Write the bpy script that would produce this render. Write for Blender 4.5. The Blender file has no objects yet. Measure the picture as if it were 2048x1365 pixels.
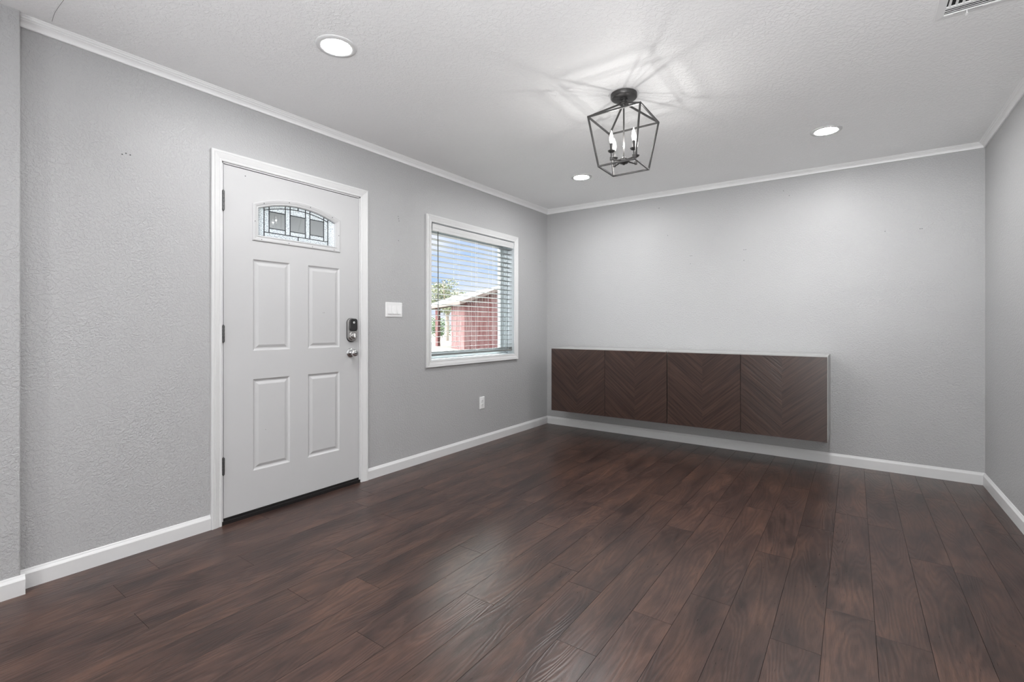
import bpy, math, random
from mathutils import Vector, Matrix
random.seed(7)
S = bpy.context.scene
COL = S.collection
pi = math.pi

# ------------------------------------------------------------------ camera
cd = bpy.data.cameras.new('camera'); cam = bpy.data.objects.new('camera', cd); COL.objects.link(cam)
cam.location = (2.905, -4.758, 1.13)
cam.rotation_euler = (pi/2, 0, 0.6216)
cd.sensor_width = 36; cd.lens = 954.6/2048*36
cd.shift_y = -30.0/2048
cd.clip_start = .02; cd.clip_end = 400
S.camera = cam
# ------------------------------------------------------------------ colour management
S.view_settings.view_transform = 'Standard'; S.view_settings.look = 'None'
S.view_settings.exposure = 0.47; S.view_settings.gamma = 1.0
S.view_settings.use_curve_mapping = False
S.cycles.max_bounces = 10; S.cycles.diffuse_bounces = 6; S.cycles.glossy_bounces = 4
S.cycles.transmission_bounces = 6; S.cycles.transparent_max_bounces = 16
S.cycles.caustics_reflective = False; S.cycles.caustics_refractive = False
S.cycles.sample_clamp_indirect = 6.0
S.cycles.use_denoising = True
# ------------------------------------------------------------------ sky
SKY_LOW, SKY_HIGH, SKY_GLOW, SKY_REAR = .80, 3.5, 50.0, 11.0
W = bpy.data.worlds.new('sky'); S.world = W; W.use_nodes = True
def nodes_world():
    nt = W.node_tree; N = nt.nodes; L = nt.links; N.clear()
    out = N.new('ShaderNodeOutputWorld'); bg = N.new('ShaderNodeBackground')
    tc = N.new('ShaderNodeTexCoord'); sep = N.new('ShaderNodeSeparateXYZ')
    L.new(tc.outputs['Generated'], sep.inputs[0])
    mp = N.new('ShaderNodeMapping'); mp.inputs['Scale'].default_value = (1, 1, 3.5)
    mp.inputs['Location'].default_value = (.35, .1, .2)
    L.new(tc.outputs['Generated'], mp.inputs[0])
    no = N.new('ShaderNodeTexNoise'); no.inputs['Scale'].default_value = 3.0; no.inputs['Detail'].default_value = 6
    L.new(mp.outputs[0], no.inputs['Vector'])
    cr = N.new('ShaderNodeValToRGB'); cr.color_ramp.elements[0].position = .44; cr.color_ramp.elements[1].position = .60
    cr.color_ramp.elements[0].color = (.47, .64, 1.0, 1); cr.color_ramp.elements[1].color = (.86, .88, 1.0, 1)
    L.new(no.outputs['Fac'], cr.inputs[0])
    # upper sky made much brighter than the horizon band, to light the room
    mr = N.new('ShaderNodeMapRange'); mr.inputs['From Min'].default_value = .24; mr.inputs['From Max'].default_value = .44
    mr.inputs['To Min'].default_value = 0; mr.inputs['To Max'].default_value = 1
    L.new(sep.outputs['Z'], mr.inputs['Value'])
    mx = N.new('ShaderNodeMixRGB'); L.new(mr.outputs[0], mx.inputs[0]); L.new(cr.outputs[0], mx.inputs[1])
    mx.inputs[2].default_value = (SKY_HIGH, SKY_HIGH, SKY_HIGH, 1)
    # bright lobe added above the visible strip to light the room and floor
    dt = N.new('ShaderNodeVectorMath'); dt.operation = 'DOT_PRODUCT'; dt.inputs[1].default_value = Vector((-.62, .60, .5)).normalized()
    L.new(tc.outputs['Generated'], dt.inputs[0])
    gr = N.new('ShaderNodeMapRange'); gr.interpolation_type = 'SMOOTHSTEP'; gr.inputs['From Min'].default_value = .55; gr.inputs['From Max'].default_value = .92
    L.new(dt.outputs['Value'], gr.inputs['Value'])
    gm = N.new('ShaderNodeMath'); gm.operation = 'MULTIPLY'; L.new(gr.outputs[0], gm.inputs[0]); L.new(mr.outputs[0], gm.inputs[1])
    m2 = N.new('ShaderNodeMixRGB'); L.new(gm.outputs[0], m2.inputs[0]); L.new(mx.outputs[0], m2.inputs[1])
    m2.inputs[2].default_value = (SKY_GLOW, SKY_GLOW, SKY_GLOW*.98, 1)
    d3 = N.new('ShaderNodeVectorMath'); d3.operation = 'DOT_PRODUCT'; d3.inputs[1].default_value = Vector((-.25, -.90, .28)).normalized()  # second bright lobe, added towards the rear as fill for the room
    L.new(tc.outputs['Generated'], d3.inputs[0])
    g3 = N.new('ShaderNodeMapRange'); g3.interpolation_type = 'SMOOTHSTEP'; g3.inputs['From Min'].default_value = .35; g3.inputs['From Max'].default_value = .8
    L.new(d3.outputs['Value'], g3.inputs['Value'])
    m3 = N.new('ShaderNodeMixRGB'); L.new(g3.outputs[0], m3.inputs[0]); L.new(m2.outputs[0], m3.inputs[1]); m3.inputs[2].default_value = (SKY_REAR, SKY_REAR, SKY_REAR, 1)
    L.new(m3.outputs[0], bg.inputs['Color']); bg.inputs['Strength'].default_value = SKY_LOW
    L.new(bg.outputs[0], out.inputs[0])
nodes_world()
# ------------------------------------------------------------------ sun
sl = bpy.data.lights.new('sun', 'SUN'); sl.energy = 1.6; sl.angle = .02; sl.color = (1, .97, .92)
sun = bpy.data.objects.new('sun', sl); COL.objects.link(sun)
sun.rotation_euler = Vector((.05, .75, -.65)).to_track_quat('-Z', 'Y').to_euler(); sun.location = (0, -20, 20)
# unseen fill spots added behind the viewer, bounced off the ceiling
def fill_spot(loc, aim, watts, deg, r):
    l = bpy.data.lights.new('fill_spot', 'SPOT'); l.energy = watts; l.spot_size = math.radians(deg); l.spot_blend = .4; l.shadow_soft_size = r; l.color = (.965, .985, 1)
    o = bpy.data.objects.new('fill_spot', l); COL.objects.link(o); o.location = loc; o.rotation_euler = Vector(aim).to_track_quat('-Z', 'Y').to_euler()
fill_spot((3.0, -5.0, 1.3), (-.32, .88, .90), 128, 112, .2)
fill_spot((3.35, -5.1, 1.75), (0, 0, 1), 55, 170, .2)
fill_spot((.9, -5.8, 1.75), (0, 0, 1), 28, 170, .2)
# lamp strengths (used by the lamp builders)
LED_STRENGTH = 285.0
BULB_WATTS = 1.6
REAR_FILL_STRENGTH = 450.0  # for the added rear lights, out of view

# ================================================================== materials
def lin(c):
    return tuple(((v/255)/12.92 if v/255 <= .04045 else (((v/255)+.055)/1.055)**2.4) for v in c)
def newmat(name):
    m = bpy.data.materials.new(name); m.use_nodes = True
    nt = m.node_tree; return m, nt, nt.nodes, nt.links, nt.nodes['Principled BSDF']
def plain(name, col, rough=.5, metal=0.0, spec=.5, noise=0.0, nscale=40, bump=0.0, bscale=200, emit=0, ecol=None):
    m, nt, N, L, p = newmat(name)
    p.inputs['Base Color'].default_value = (*col, 1); p.inputs['Roughness'].default_value = rough
    p.inputs['Metallic'].default_value = metal; p.inputs['Specular IOR Level'].default_value = spec
    tc = N.new('ShaderNodeTexCoord')
    if noise:
        no = N.new('ShaderNodeTexNoise'); no.inputs['Scale'].default_value = nscale; no.inputs['Detail'].default_value = 3
        L.new(tc.outputs['Object'], no.inputs['Vector'])
        cr = N.new('ShaderNodeMapRange'); cr.inputs['To Min'].default_value = 1-noise; cr.inputs['To Max'].default_value = 1+noise
        L.new(no.outputs['Fac'], cr.inputs['Value'])
        mu = N.new('ShaderNodeVectorMath'); mu.operation = 'SCALE'; mu.inputs[0].default_value = col
        L.new(cr.outputs[0], mu.inputs['Scale']); L.new(mu.outputs[0], p.inputs['Base Color'])
    if bump:
        n2 = N.new('ShaderNodeTexNoise'); n2.inputs['Scale'].default_value = bscale; n2.inputs['Detail'].default_value = 2
        L.new(tc.outputs['Object'], n2.inputs['Vector'])
        b = N.new('ShaderNodeBump'); b.inputs['Strength'].default_value = bump; b.inputs['Distance'].default_value = .002
        L.new(n2.outputs['Fac'], b.inputs['Height']); L.new(b.outputs[0], p.inputs['Normal'])
    if emit:
        p.inputs['Emission Color'].default_value = (*(ecol or col), 1); p.inputs['Emission Strength'].default_value = emit
    return m

def knockdown(name, col, rough, scale, strength, dist, lo=.42, hi=.60):
    """orange-peel / knockdown plaster paint"""
    m, nt, N, L, p = newmat(name)
    p.inputs['Roughness'].default_value = rough; p.inputs['Specular IOR Level'].default_value = .45
    tc = N.new('ShaderNodeTexCoord')
    a = N.new('ShaderNodeTexNoise'); a.inputs['Scale'].default_value = scale; a.inputs['Detail'].default_value = 3; a.inputs['Roughness'].default_value = .55
    a.inputs['Distortion'].default_value = .6
    L.new(tc.outputs['Object'], a.inputs['Vector'])
    r = N.new('ShaderNodeMapRange'); r.interpolation_type = 'SMOOTHSTEP'
    r.inputs['From Min'].default_value = lo; r.inputs['From Max'].default_value = hi
    L.new(a.outputs['Fac'], r.inputs['Value'])
    b2 = N.new('ShaderNodeTexNoise'); b2.inputs['Scale'].default_value = 3.0; b2.inputs['Detail'].default_value = 2
    L.new(tc.outputs['Object'], b2.inputs['Vector'])
    amp = N.new('ShaderNodeMapRange'); amp.inputs['From Min'].default_value = .3; amp.inputs['From Max'].default_value = .7
    amp.inputs['To Min'].default_value = .45; amp.inputs['To Max'].default_value = 1.0
    L.new(b2.outputs['Fac'], amp.inputs['Value'])
    mul = N.new('ShaderNodeMath'); mul.operation = 'MULTIPLY'; L.new(r.outputs[0], mul.inputs[0]); L.new(amp.outputs[0], mul.inputs[1])
    bp = N.new('ShaderNodeBump'); bp.inputs['Strength'].default_value = strength; bp.inputs['Distance'].default_value = dist
    L.new(mul.outputs[0], bp.inputs['Height']); L.new(bp.outputs[0], p.inputs['Normal'])
    c = N.new('ShaderNodeMapRange'); c.inputs['To Min'].default_value = .975; c.inputs['To Max'].default_value = 1.02
    L.new(b2.outputs['Fac'], c.inputs['Value'])
    mu = N.new('ShaderNodeVectorMath'); mu.operation = 'SCALE'; mu.inputs[0].default_value = col
    L.new(c.outputs[0], mu.inputs['Scale']); L.new(mu.outputs[0], p.inputs['Base Color'])
    return m

M_WALL = knockdown('grey_wall_paint', (.44, .44, .443), .42, 85, .75, .0019)
M_CEIL = knockdown('white_ceiling_paint', (.92, .92, .92), .6, 60, .6, .0020)
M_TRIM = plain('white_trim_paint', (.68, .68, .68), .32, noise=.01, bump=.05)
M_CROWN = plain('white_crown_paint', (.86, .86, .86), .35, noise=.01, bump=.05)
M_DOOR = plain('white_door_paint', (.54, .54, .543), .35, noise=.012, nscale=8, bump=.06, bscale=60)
M_HOLE = plain('nail_hole', (.12, .12, .12), .9, noise=.1)
M_DARK = plain('gap_shade_black', (.01, .01, .01), .8, noise=.1)  # black that paints in the shade of the door gap and duct
M_SILL = plain('black_threshold', (.012, .011, .011), .35, noise=.2)
M_BLACK = plain('black_metal', (.075, .073, .072), .42, metal=.6, noise=.05)
M_HINGE = plain('bronze_hinge', (.12, .12, .12), .38, metal=.9, noise=.1)
M_NICKEL = plain('satin_nickel', (.56, .55, .54), .24, metal=1.0, noise=.04)
M_CHROME = plain('chrome', (.7, .7, .71), .12, metal=1.0, noise=.02)
M_PLASTIC = plain('white_plastic', (.82, .82, .82), .3, noise=.01)
M_LOCKBLK = plain('black_plastic', (.02, .02, .021), .35, noise=.1)
M_VINYL = plain('white_vinyl', (.52, .56, .58), .35, noise=.01)
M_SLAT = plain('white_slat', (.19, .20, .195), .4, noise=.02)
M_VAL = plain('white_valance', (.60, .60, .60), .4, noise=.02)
M_WAND = plain('clear_grey_wand', (.10, .11, .10), .2, noise=.1)
M_CARC = plain('grey_white_laminate', (.42, .42, .415), .35, noise=.01)
M_LED = plain('led_diffuser', (.9, .9, .9), .5, emit=LED_STRENGTH, ecol=(1, 1, 1))
M_LEDFILL = plain('led_fill_rear', (.9, .9, .9), .5, emit=REAR_FILL_STRENGTH, ecol=(1, 1, 1))
def m_bulbglass():
    m, nt, N, L, p = newmat('glowing_clear_glass'); N.remove(p); out = N['Material Output']
    t = N.new('ShaderNodeBsdfTransparent'); e = N.new('ShaderNodeEmission'); e.inputs[0].default_value = (1, .98, .95, 1); e.inputs[1].default_value = 1.1
    a = N.new('ShaderNodeAddShader'); L.new(t.outputs[0], a.inputs[0]); L.new(e.outputs[0], a.inputs[1]); L.new(a.outputs[0], out.inputs[0]); return m
M_BULBG = m_bulbglass()
M_CAME = plain('lead_came', (.03, .033, .04), .45, metal=.6, noise=.1)

def m_glass():
    m, nt, N, L, p = newmat('window_glass'); N.remove(p)
    out = N['Material Output']; t = N.new('ShaderNodeBsdfTransparent'); t.inputs[0].default_value = (.95, .98, .98, 1)
    g = N.new('ShaderNodeBsdfGlossy'); g.inputs['Roughness'].default_value = .01
    f = N.new('ShaderNodeFresnel'); f.inputs['IOR'].default_value = 1.45
    mx = N.new('ShaderNodeMixShader'); L.new(f.outputs[0], mx.inputs[0]); L.new(t.outputs[0], mx.inputs[1]); L.new(g.outputs[0], mx.inputs[2])
    L.new(mx.outputs[0], out.inputs[0]); return m
M_GLASS = m_glass()
def m_rain():
    m, nt, N, L, p = newmat('rain_glass'); N.remove(p)
    out = N['Material Output']
    tc = N.new('ShaderNodeTexCoord')
    v = N.new('ShaderNodeTexVoronoi'); v.inputs['Scale'].default_value = 230
    L.new(tc.outputs['Object'], v.inputs['Vector'])
    b = N.new('ShaderNodeBump'); b.inputs['Strength'].default_value = .6; b.inputs['Distance'].default_value = .002
    L.new(v.outputs['Distance'], b.inputs['Height'])
    tr = N.new('ShaderNodeBsdfTranslucent'); L.new(b.outputs[0], tr.inputs['Normal'])
    sp = N.new('ShaderNodeTexNoise'); sp.inputs['Scale'].default_value = 190; sp.inputs['Detail'].default_value = 1; L.new(tc.outputs['Object'], sp.inputs['Vector'])
    sr = N.new('ShaderNodeValToRGB'); sr.color_ramp.elements[0].position = .36; sr.color_ramp.elements[0].color = (.36, .40, .50, 1); sr.color_ramp.elements[1].position = .50; sr.color_ramp.elements[1].color = (.84, .90, .95, 1)
    L.new(sp.outputs['Fac'], sr.inputs[0]); L.new(sr.outputs[0], tr.inputs[0])
    t = N.new('ShaderNodeBsdfTransparent'); t.inputs[0].default_value = (.75, .82, .92, 1)
    g = N.new('ShaderNodeBsdfGlossy'); g.inputs['Roughness'].default_value = .12; L.new(b.outputs[0], g.inputs['Normal'])
    m1 = N.new('ShaderNodeMixShader'); m1.inputs[0].default_value = .2; L.new(tr.outputs[0], m1.inputs[1]); L.new(t.outputs[0], m1.inputs[2])
    m2 = N.new('ShaderNodeMixShader'); m2.inputs[0].default_value = .10; L.new(m1.outputs[0], m2.inputs[1]); L.new(g.outputs[0], m2.inputs[2])
    L.new(m2.outputs[0], out.inputs[0]); return m
M_RAIN = m_rain()

def m_floor():
    m, nt, N, L, p = newmat('brown_wood_planks')
    at = N.new('ShaderNodeAttribute'); at.attribute_name = 'plank'     # r,g,b = random per plank
    uv = N.new('ShaderNodeUVMap'); uv.uv_map = 'UVMap'
    off = N.new('ShaderNodeVectorMath'); off.operation = 'SCALE'; off.inputs['Scale'].default_value = 37.0
    L.new(at.outputs['Color'], off.inputs[0])
    add = N.new('ShaderNodeVectorMath'); add.operation = 'ADD'; L.new(uv.outputs[0], add.inputs[0]); L.new(off.outputs[0], add.inputs[1])
    # broad growth field, stretched along the plank; its contour lines make cathedral grain
    mp = N.new('ShaderNodeMapping'); mp.inputs['Scale'].default_value = (9.0, 1.25, 1); L.new(add.outputs[0], mp.inputs[0])
    field = N.new('ShaderNodeTexNoise'); field.inputs['Scale'].default_value = 1.0; field.inputs['Detail'].default_value = 1.5; field.inputs['Roughness'].default_value = .35
    L.new(mp.outputs[0], field.inputs['Vector'])
    fine = N.new('ShaderNodeTexNoise'); fine.inputs['Scale'].default_value = 1.0; fine.inputs['Detail'].default_value = 3
    mpf = N.new('ShaderNodeMapping'); mpf.inputs['Scale'].default_value = (60, 6, 1); L.new(add.outputs[0], mpf.inputs[0]); L.new(mpf.outputs[0], fine.inputs['Vector'])
    m1 = N.new('ShaderNodeMath'); m1.operation = 'MULTIPLY'; m1.inputs[1].default_value = 120.0; L.new(field.outputs['Fac'], m1.inputs[0])
    m2 = N.new('ShaderNodeMath'); m2.operation = 'MULTIPLY_ADD'; m2.inputs[1].default_value = 5.0; L.new(fine.outputs['Fac'], m2.inputs[0]); L.new(m1.outputs[0], m2.inputs[2])
    sn = N.new('ShaderNodeMath'); sn.operation = 'SINE'; L.new(m2.outputs[0], sn.inputs[0])
    ring = N.new('ShaderNodeMapRange'); ring.inputs['From Min'].default_value = -1; ring.inputs['From Max'].default_value = 1
    L.new(sn.outputs[0], ring.inputs['Value'])
    pore = N.new('ShaderNodeTexNoise'); pore.inputs['Detail'].default_value = 2; pore.inputs['Scale'].default_value = 1.0
    mpp = N.new('ShaderNodeMapping'); mpp.inputs['Scale'].default_value = (420, 22, 1); L.new(add.outputs[0], mpp.inputs[0]); L.new(mpp.outputs[0], pore.inputs['Vector'])
    # blotchy stain
    blot = N.new('ShaderNodeTexNoise'); blot.inputs['Detail'].default_value = 4; blot.inputs['Scale'].default_value = 1.0; blot.inputs['Roughness'].default_value = .6
    mpb = N.new('ShaderNodeMapping'); mpb.inputs['Scale'].default_value = (9, 2.6, 1); mpb.inputs['Location'].default_value = (9, 3, 0)
    L.new(add.outputs[0], mpb.inputs[0]); L.new(mpb.outputs[0], blot.inputs['Vector'])
    ramp = N.new('ShaderNodeValToRGB'); e = ramp.color_ramp.elements
    e[0].position = .32; e[0].color = (.029, .0160, .0137, 1); e[1].position = .68; e[1].color = (.087, .0455, .0325, 1)
    k = ramp.color_ramp.elements.new(.50); k.color = (.057, .0310, .0245, 1)
    L.new(blot.outputs['Fac'], ramp.inputs[0])
    # grain multiply
    g1 = N.new('ShaderNodeMapRange'); g1.inputs['To Min'].default_value = .76; g1.inputs['To Max'].default_value = 1.10; L.new(ring.outputs[0], g1.inputs['Value'])
    g2 = N.new('ShaderNodeMapRange'); g2.inputs['From Min'].default_value = .3; g2.inputs['From Max'].default_value = .7; g2.inputs['To Min'].default_value = .74; g2.inputs['To Max'].default_value = 1.22
    L.new(pore.outputs['Fac'], g2.inputs['Value'])
    sep = N.new('ShaderNodeSeparateXYZ'); L.new(at.outputs['Color'], sep.inputs[0])
    g3 = N.new('ShaderNodeMapRange'); g3.inputs['To Min'].default_value = .86; g3.inputs['To Max'].default_value = 1.14; L.new(sep.outputs['X'], g3.inputs['Value'])
    a = N.new('ShaderNodeMath'); a.operation = 'MULTIPLY'; L.new(g1.outputs[0], a.inputs[0]); L.new(g2.outputs[0], a.inputs[1])
    b = N.new('ShaderNodeMath'); b.operation = 'MULTIPLY'; L.new(a.outputs[0], b.inputs[0]); L.new(g3.outputs[0], b.inputs[1])
    mu = N.new('ShaderNodeVectorMath'); mu.operation = 'SCALE'; L.new(ramp.outputs[0], mu.inputs[0]); L.new(b.outputs[0], mu.inputs['Scale'])
    L.new(mu.outputs[0], p.inputs['Base Color'])
    p.inputs['Roughness'].default_value = .36; p.inputs['Specular IOR Level'].default_value = .42
    rr = N.new('ShaderNodeMapRange'); rr.inputs['To Min'].default_value = .25; rr.inputs['To Max'].default_value = .35; L.new(pore.outputs['Fac'], rr.inputs['Value']); L.new(rr.outputs[0], p.inputs['Roughness'])
    # scraped relief
    bp = N.new('ShaderNodeBump'); bp.inputs['Strength'].default_value = .45; bp.inputs['Distance'].default_value = .0006; L.new(ring.outputs[0], bp.inputs['Height'])
    bp2 = N.new('ShaderNodeBump'); bp2.inputs['Strength'].default_value = .25; bp2.inputs['Distance'].default_value = .0005; L.new(pore.outputs['Fac'], bp2.inputs['Height']); L.new(bp.outputs[0], bp2.inputs['Normal'])
    L.new(bp2.outputs[0], p.inputs['Normal'])
    return m
M_FLOOR = m_floor()

def m_chevron():
    m, nt, N, L, p = newmat('dark_chevron_veneer')
    uv = N.new('ShaderNodeUVMap'); uv.uv_map = 'UVMap'      # u from centre seam, v up (metres)
    oi = N.new('ShaderNodeObjectInfo')
    sep = N.new('ShaderNodeSeparateXYZ'); L.new(uv.outputs[0], sep.inputs[0])
    ab = N.new('ShaderNodeMath'); ab.operation = 'ABSOLUTE'; L.new(sep.outputs['X'], ab.inputs[0])
    sg = N.new('ShaderNodeMath'); sg.operation = 'SIGN'; L.new(sep.outputs['X'], sg.inputs[0])
    c, s = math.cos(math.radians(41)), math.sin(math.radians(41))
    def comb(ca, cb):
        x = N.new('ShaderNodeMath'); x.operation = 'MULTIPLY'; x.inputs[1].default_value = ca; L.new(ab.outputs[0], x.inputs[0])
        y = N.new('ShaderNodeMath'); y.operation = 'MULTIPLY_ADD'; y.inputs[1].default_value = cb; L.new(sep.outputs['Y'], y.inputs[0]); L.new(x.outputs[0], y.inputs[2]); return y
    along = comb(c, s); across = comb(-s, c)
    rnd = N.new('ShaderNodeMath'); rnd.operation = 'MULTIPLY_ADD'; rnd.inputs[1].default_value = 3.7; L.new(sg.outputs[0], rnd.inputs[0])
    r2 = N.new('ShaderNodeMath'); r2.operation = 'MULTIPLY'; r2.inputs[1].default_value = 50; L.new(oi.outputs['Random'], r2.inputs[0]); L.new(r2.outputs[0], rnd.inputs[2])
    cb = N.new('ShaderNodeCombineXYZ'); L.new(along.outputs[0], cb.inputs[0]); L.new(across.outputs[0], cb.inputs[1]); L.new(rnd.outputs[0], cb.inputs[2])
    def noise(sx, sy, det, sc=1):
        mp = N.new('ShaderNodeMapping'); mp.inputs['Scale'].default_value = (sx, sy, 1); L.new(cb.outputs[0], mp.inputs[0])
        n = N.new('ShaderNodeTexNoise'); n.inputs['Scale'].default_value = sc; n.inputs['Detail'].default_value = det; L.new(mp.outputs[0], n.inputs['Vector']); return n
    strip = noise(.8, 9, 2); grain = noise(6, 210, 3); streak = noise(2.6, 85, 4)
    ramp = N.new('ShaderNodeValToRGB'); e = ramp.color_ramp.elements
    e[0].position = .3; e[0].color = (.039, .0215, .0172, 1); e[1].position = .7; e[1].color = (.052, .0282, .0212, 1)
    L.new(strip.outputs['Fac'], ramp.inputs[0])
    g = N.new('ShaderNodeMapRange'); g.inputs['From Min'].default_value = .3; g.inputs['From Max'].default_value = .7; g.inputs['To Min'].default_value = .5; g.inputs['To Max'].default_value = 1.38; L.new(streak.outputs['Fac'], g.inputs['Value'])
    g2 = N.new('ShaderNodeMapRange'); g2.inputs['From Min'].default_value = .3; g2.inputs['From Max'].default_value = .7; g2.inputs['To Min'].default_value = .8; g2.inputs['To Max'].default_value = 1.2; L.new(grain.outputs['Fac'], g2.inputs['Value'])
    a = N.new('ShaderNodeMath'); a.operation = 'MULTIPLY'; L.new(g.outputs[0], a.inputs[0]); L.new(g2.outputs[0], a.inputs[1])
    mu = N.new('ShaderNodeVectorMath'); mu.operation = 'SCALE'; L.new(ramp.outputs[0], mu.inputs[0]); L.new(a.outputs[0], mu.inputs['Scale']); L.new(mu.outputs[0], p.inputs['Base Color'])
    p.inputs['Roughness'].default_value = .30; p.inputs['Specular IOR Level'].default_value = .5
    ad = N.new('ShaderNodeMath'); ad.operation = 'ADD'; L.new(streak.outputs['Fac'], ad.inputs[0]); L.new(grain.outputs['Fac'], ad.inputs[1])
    bp = N.new('ShaderNodeBump'); bp.inputs['Strength'].default_value = .55; bp.inputs['Distance'].default_value = .001; L.new(ad.outputs[0], bp.inputs['Height']); L.new(bp.outputs[0], p.inputs['Normal'])
    return m
M_CHEV = m_chevron()
M_EDGE = plain('dark_door_edge', (.02, .014, .013), .45, noise=.1)

def m_barn():
    m, nt, N, L, p = newmat('weathered_red_boards')
    tc = N.new('ShaderNodeTexCoord')
    mp = N.new('ShaderNodeMapping'); mp.inputs['Scale'].default_value = (5, 5, .5); L.new(tc.outputs['Object'], mp.inputs[0])
    n = N.new('ShaderNodeTexNoise'); n.inputs['Scale'].default_value = 1; n.inputs['Detail'].default_value = 5; n.inputs['Roughness'].default_value = .7; L.new(mp.outputs[0], n.inputs['Vector'])
    r = N.new('ShaderNodeValToRGB'); r.color_ramp.elements[0].position = .38; r.color_ramp.elements[0].color = (.090, .024, .024, 1)
    r.color_ramp.elements[1].position = .68; r.color_ramp.elements[1].color = (.17, .11, .11, 1)
    L.new(n.outputs['Fac'], r.inputs[0]); L.new(r.outputs[0], p.inputs['Base Color']); p.inputs['Roughness'].default_value = .85
    return m
M_BARN = m_barn()
M_BARNROOF = plain('white_metal_roof', (.30, .32, .32), .5, noise=.04, nscale=3)
M_BARNTRIM = plain('brown_grey_fascia', (.10, .075, .068), .8, noise=.15, nscale=4)
def m_leaf(name, a, b):
    m, nt, N, L, p = newmat(name)
    tc = N.new('ShaderNodeTexCoord'); n = N.new('ShaderNodeTexNoise'); n.inputs['Scale'].default_value = 3.0; L.new(tc.outputs['Object'], n.inputs['Vector'])
    r = N.new('ShaderNodeValToRGB'); r.color_ramp.elements[0].position = .35; r.color_ramp.elements[0].color = (*a, 1); r.color_ramp.elements[1].position = .65; r.color_ramp.elements[1].color = (*b, 1)
    L.new(n.outputs['Fac'], r.inputs[0]); L.new(r.outputs[0], p.inputs['Base Color']); p.inputs['Roughness'].default_value = .7; return m
M_LEAF = m_leaf('pale_olive_leaves', (.09, .11, .06), (.19, .20, .13))
M_HEDGE = m_leaf('green_bush_leaves', (.035, .07, .04), (.12, .16, .08))
M_BARK = plain('grey_bark', (.25, .21, .18), .9, noise=.2, nscale=5)
M_GRASS = plain('pale_dry_grass', (.10, .10, .075), .95, noise=.25, nscale=1.5)
M_PORCH = plain('grey_porch_paint', (.16, .165, .18), .7, noise=.04)
M_CONC = plain('pale_concrete', (.40, .39, .37), .85, noise=.06, nscale=6)
M_BOUNCE = plain('grey_bounce', (.15, .15, .147), .9, noise=.1, nscale=9)  # for the added strip that bounces light into the window
M_FENCE = plain('white_fence_paint', (.80, .80, .78), .7, noise=.05)
M_SEAM = plain('floor_seam', (.018, .012, .012), .6, noise=.1)

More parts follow.
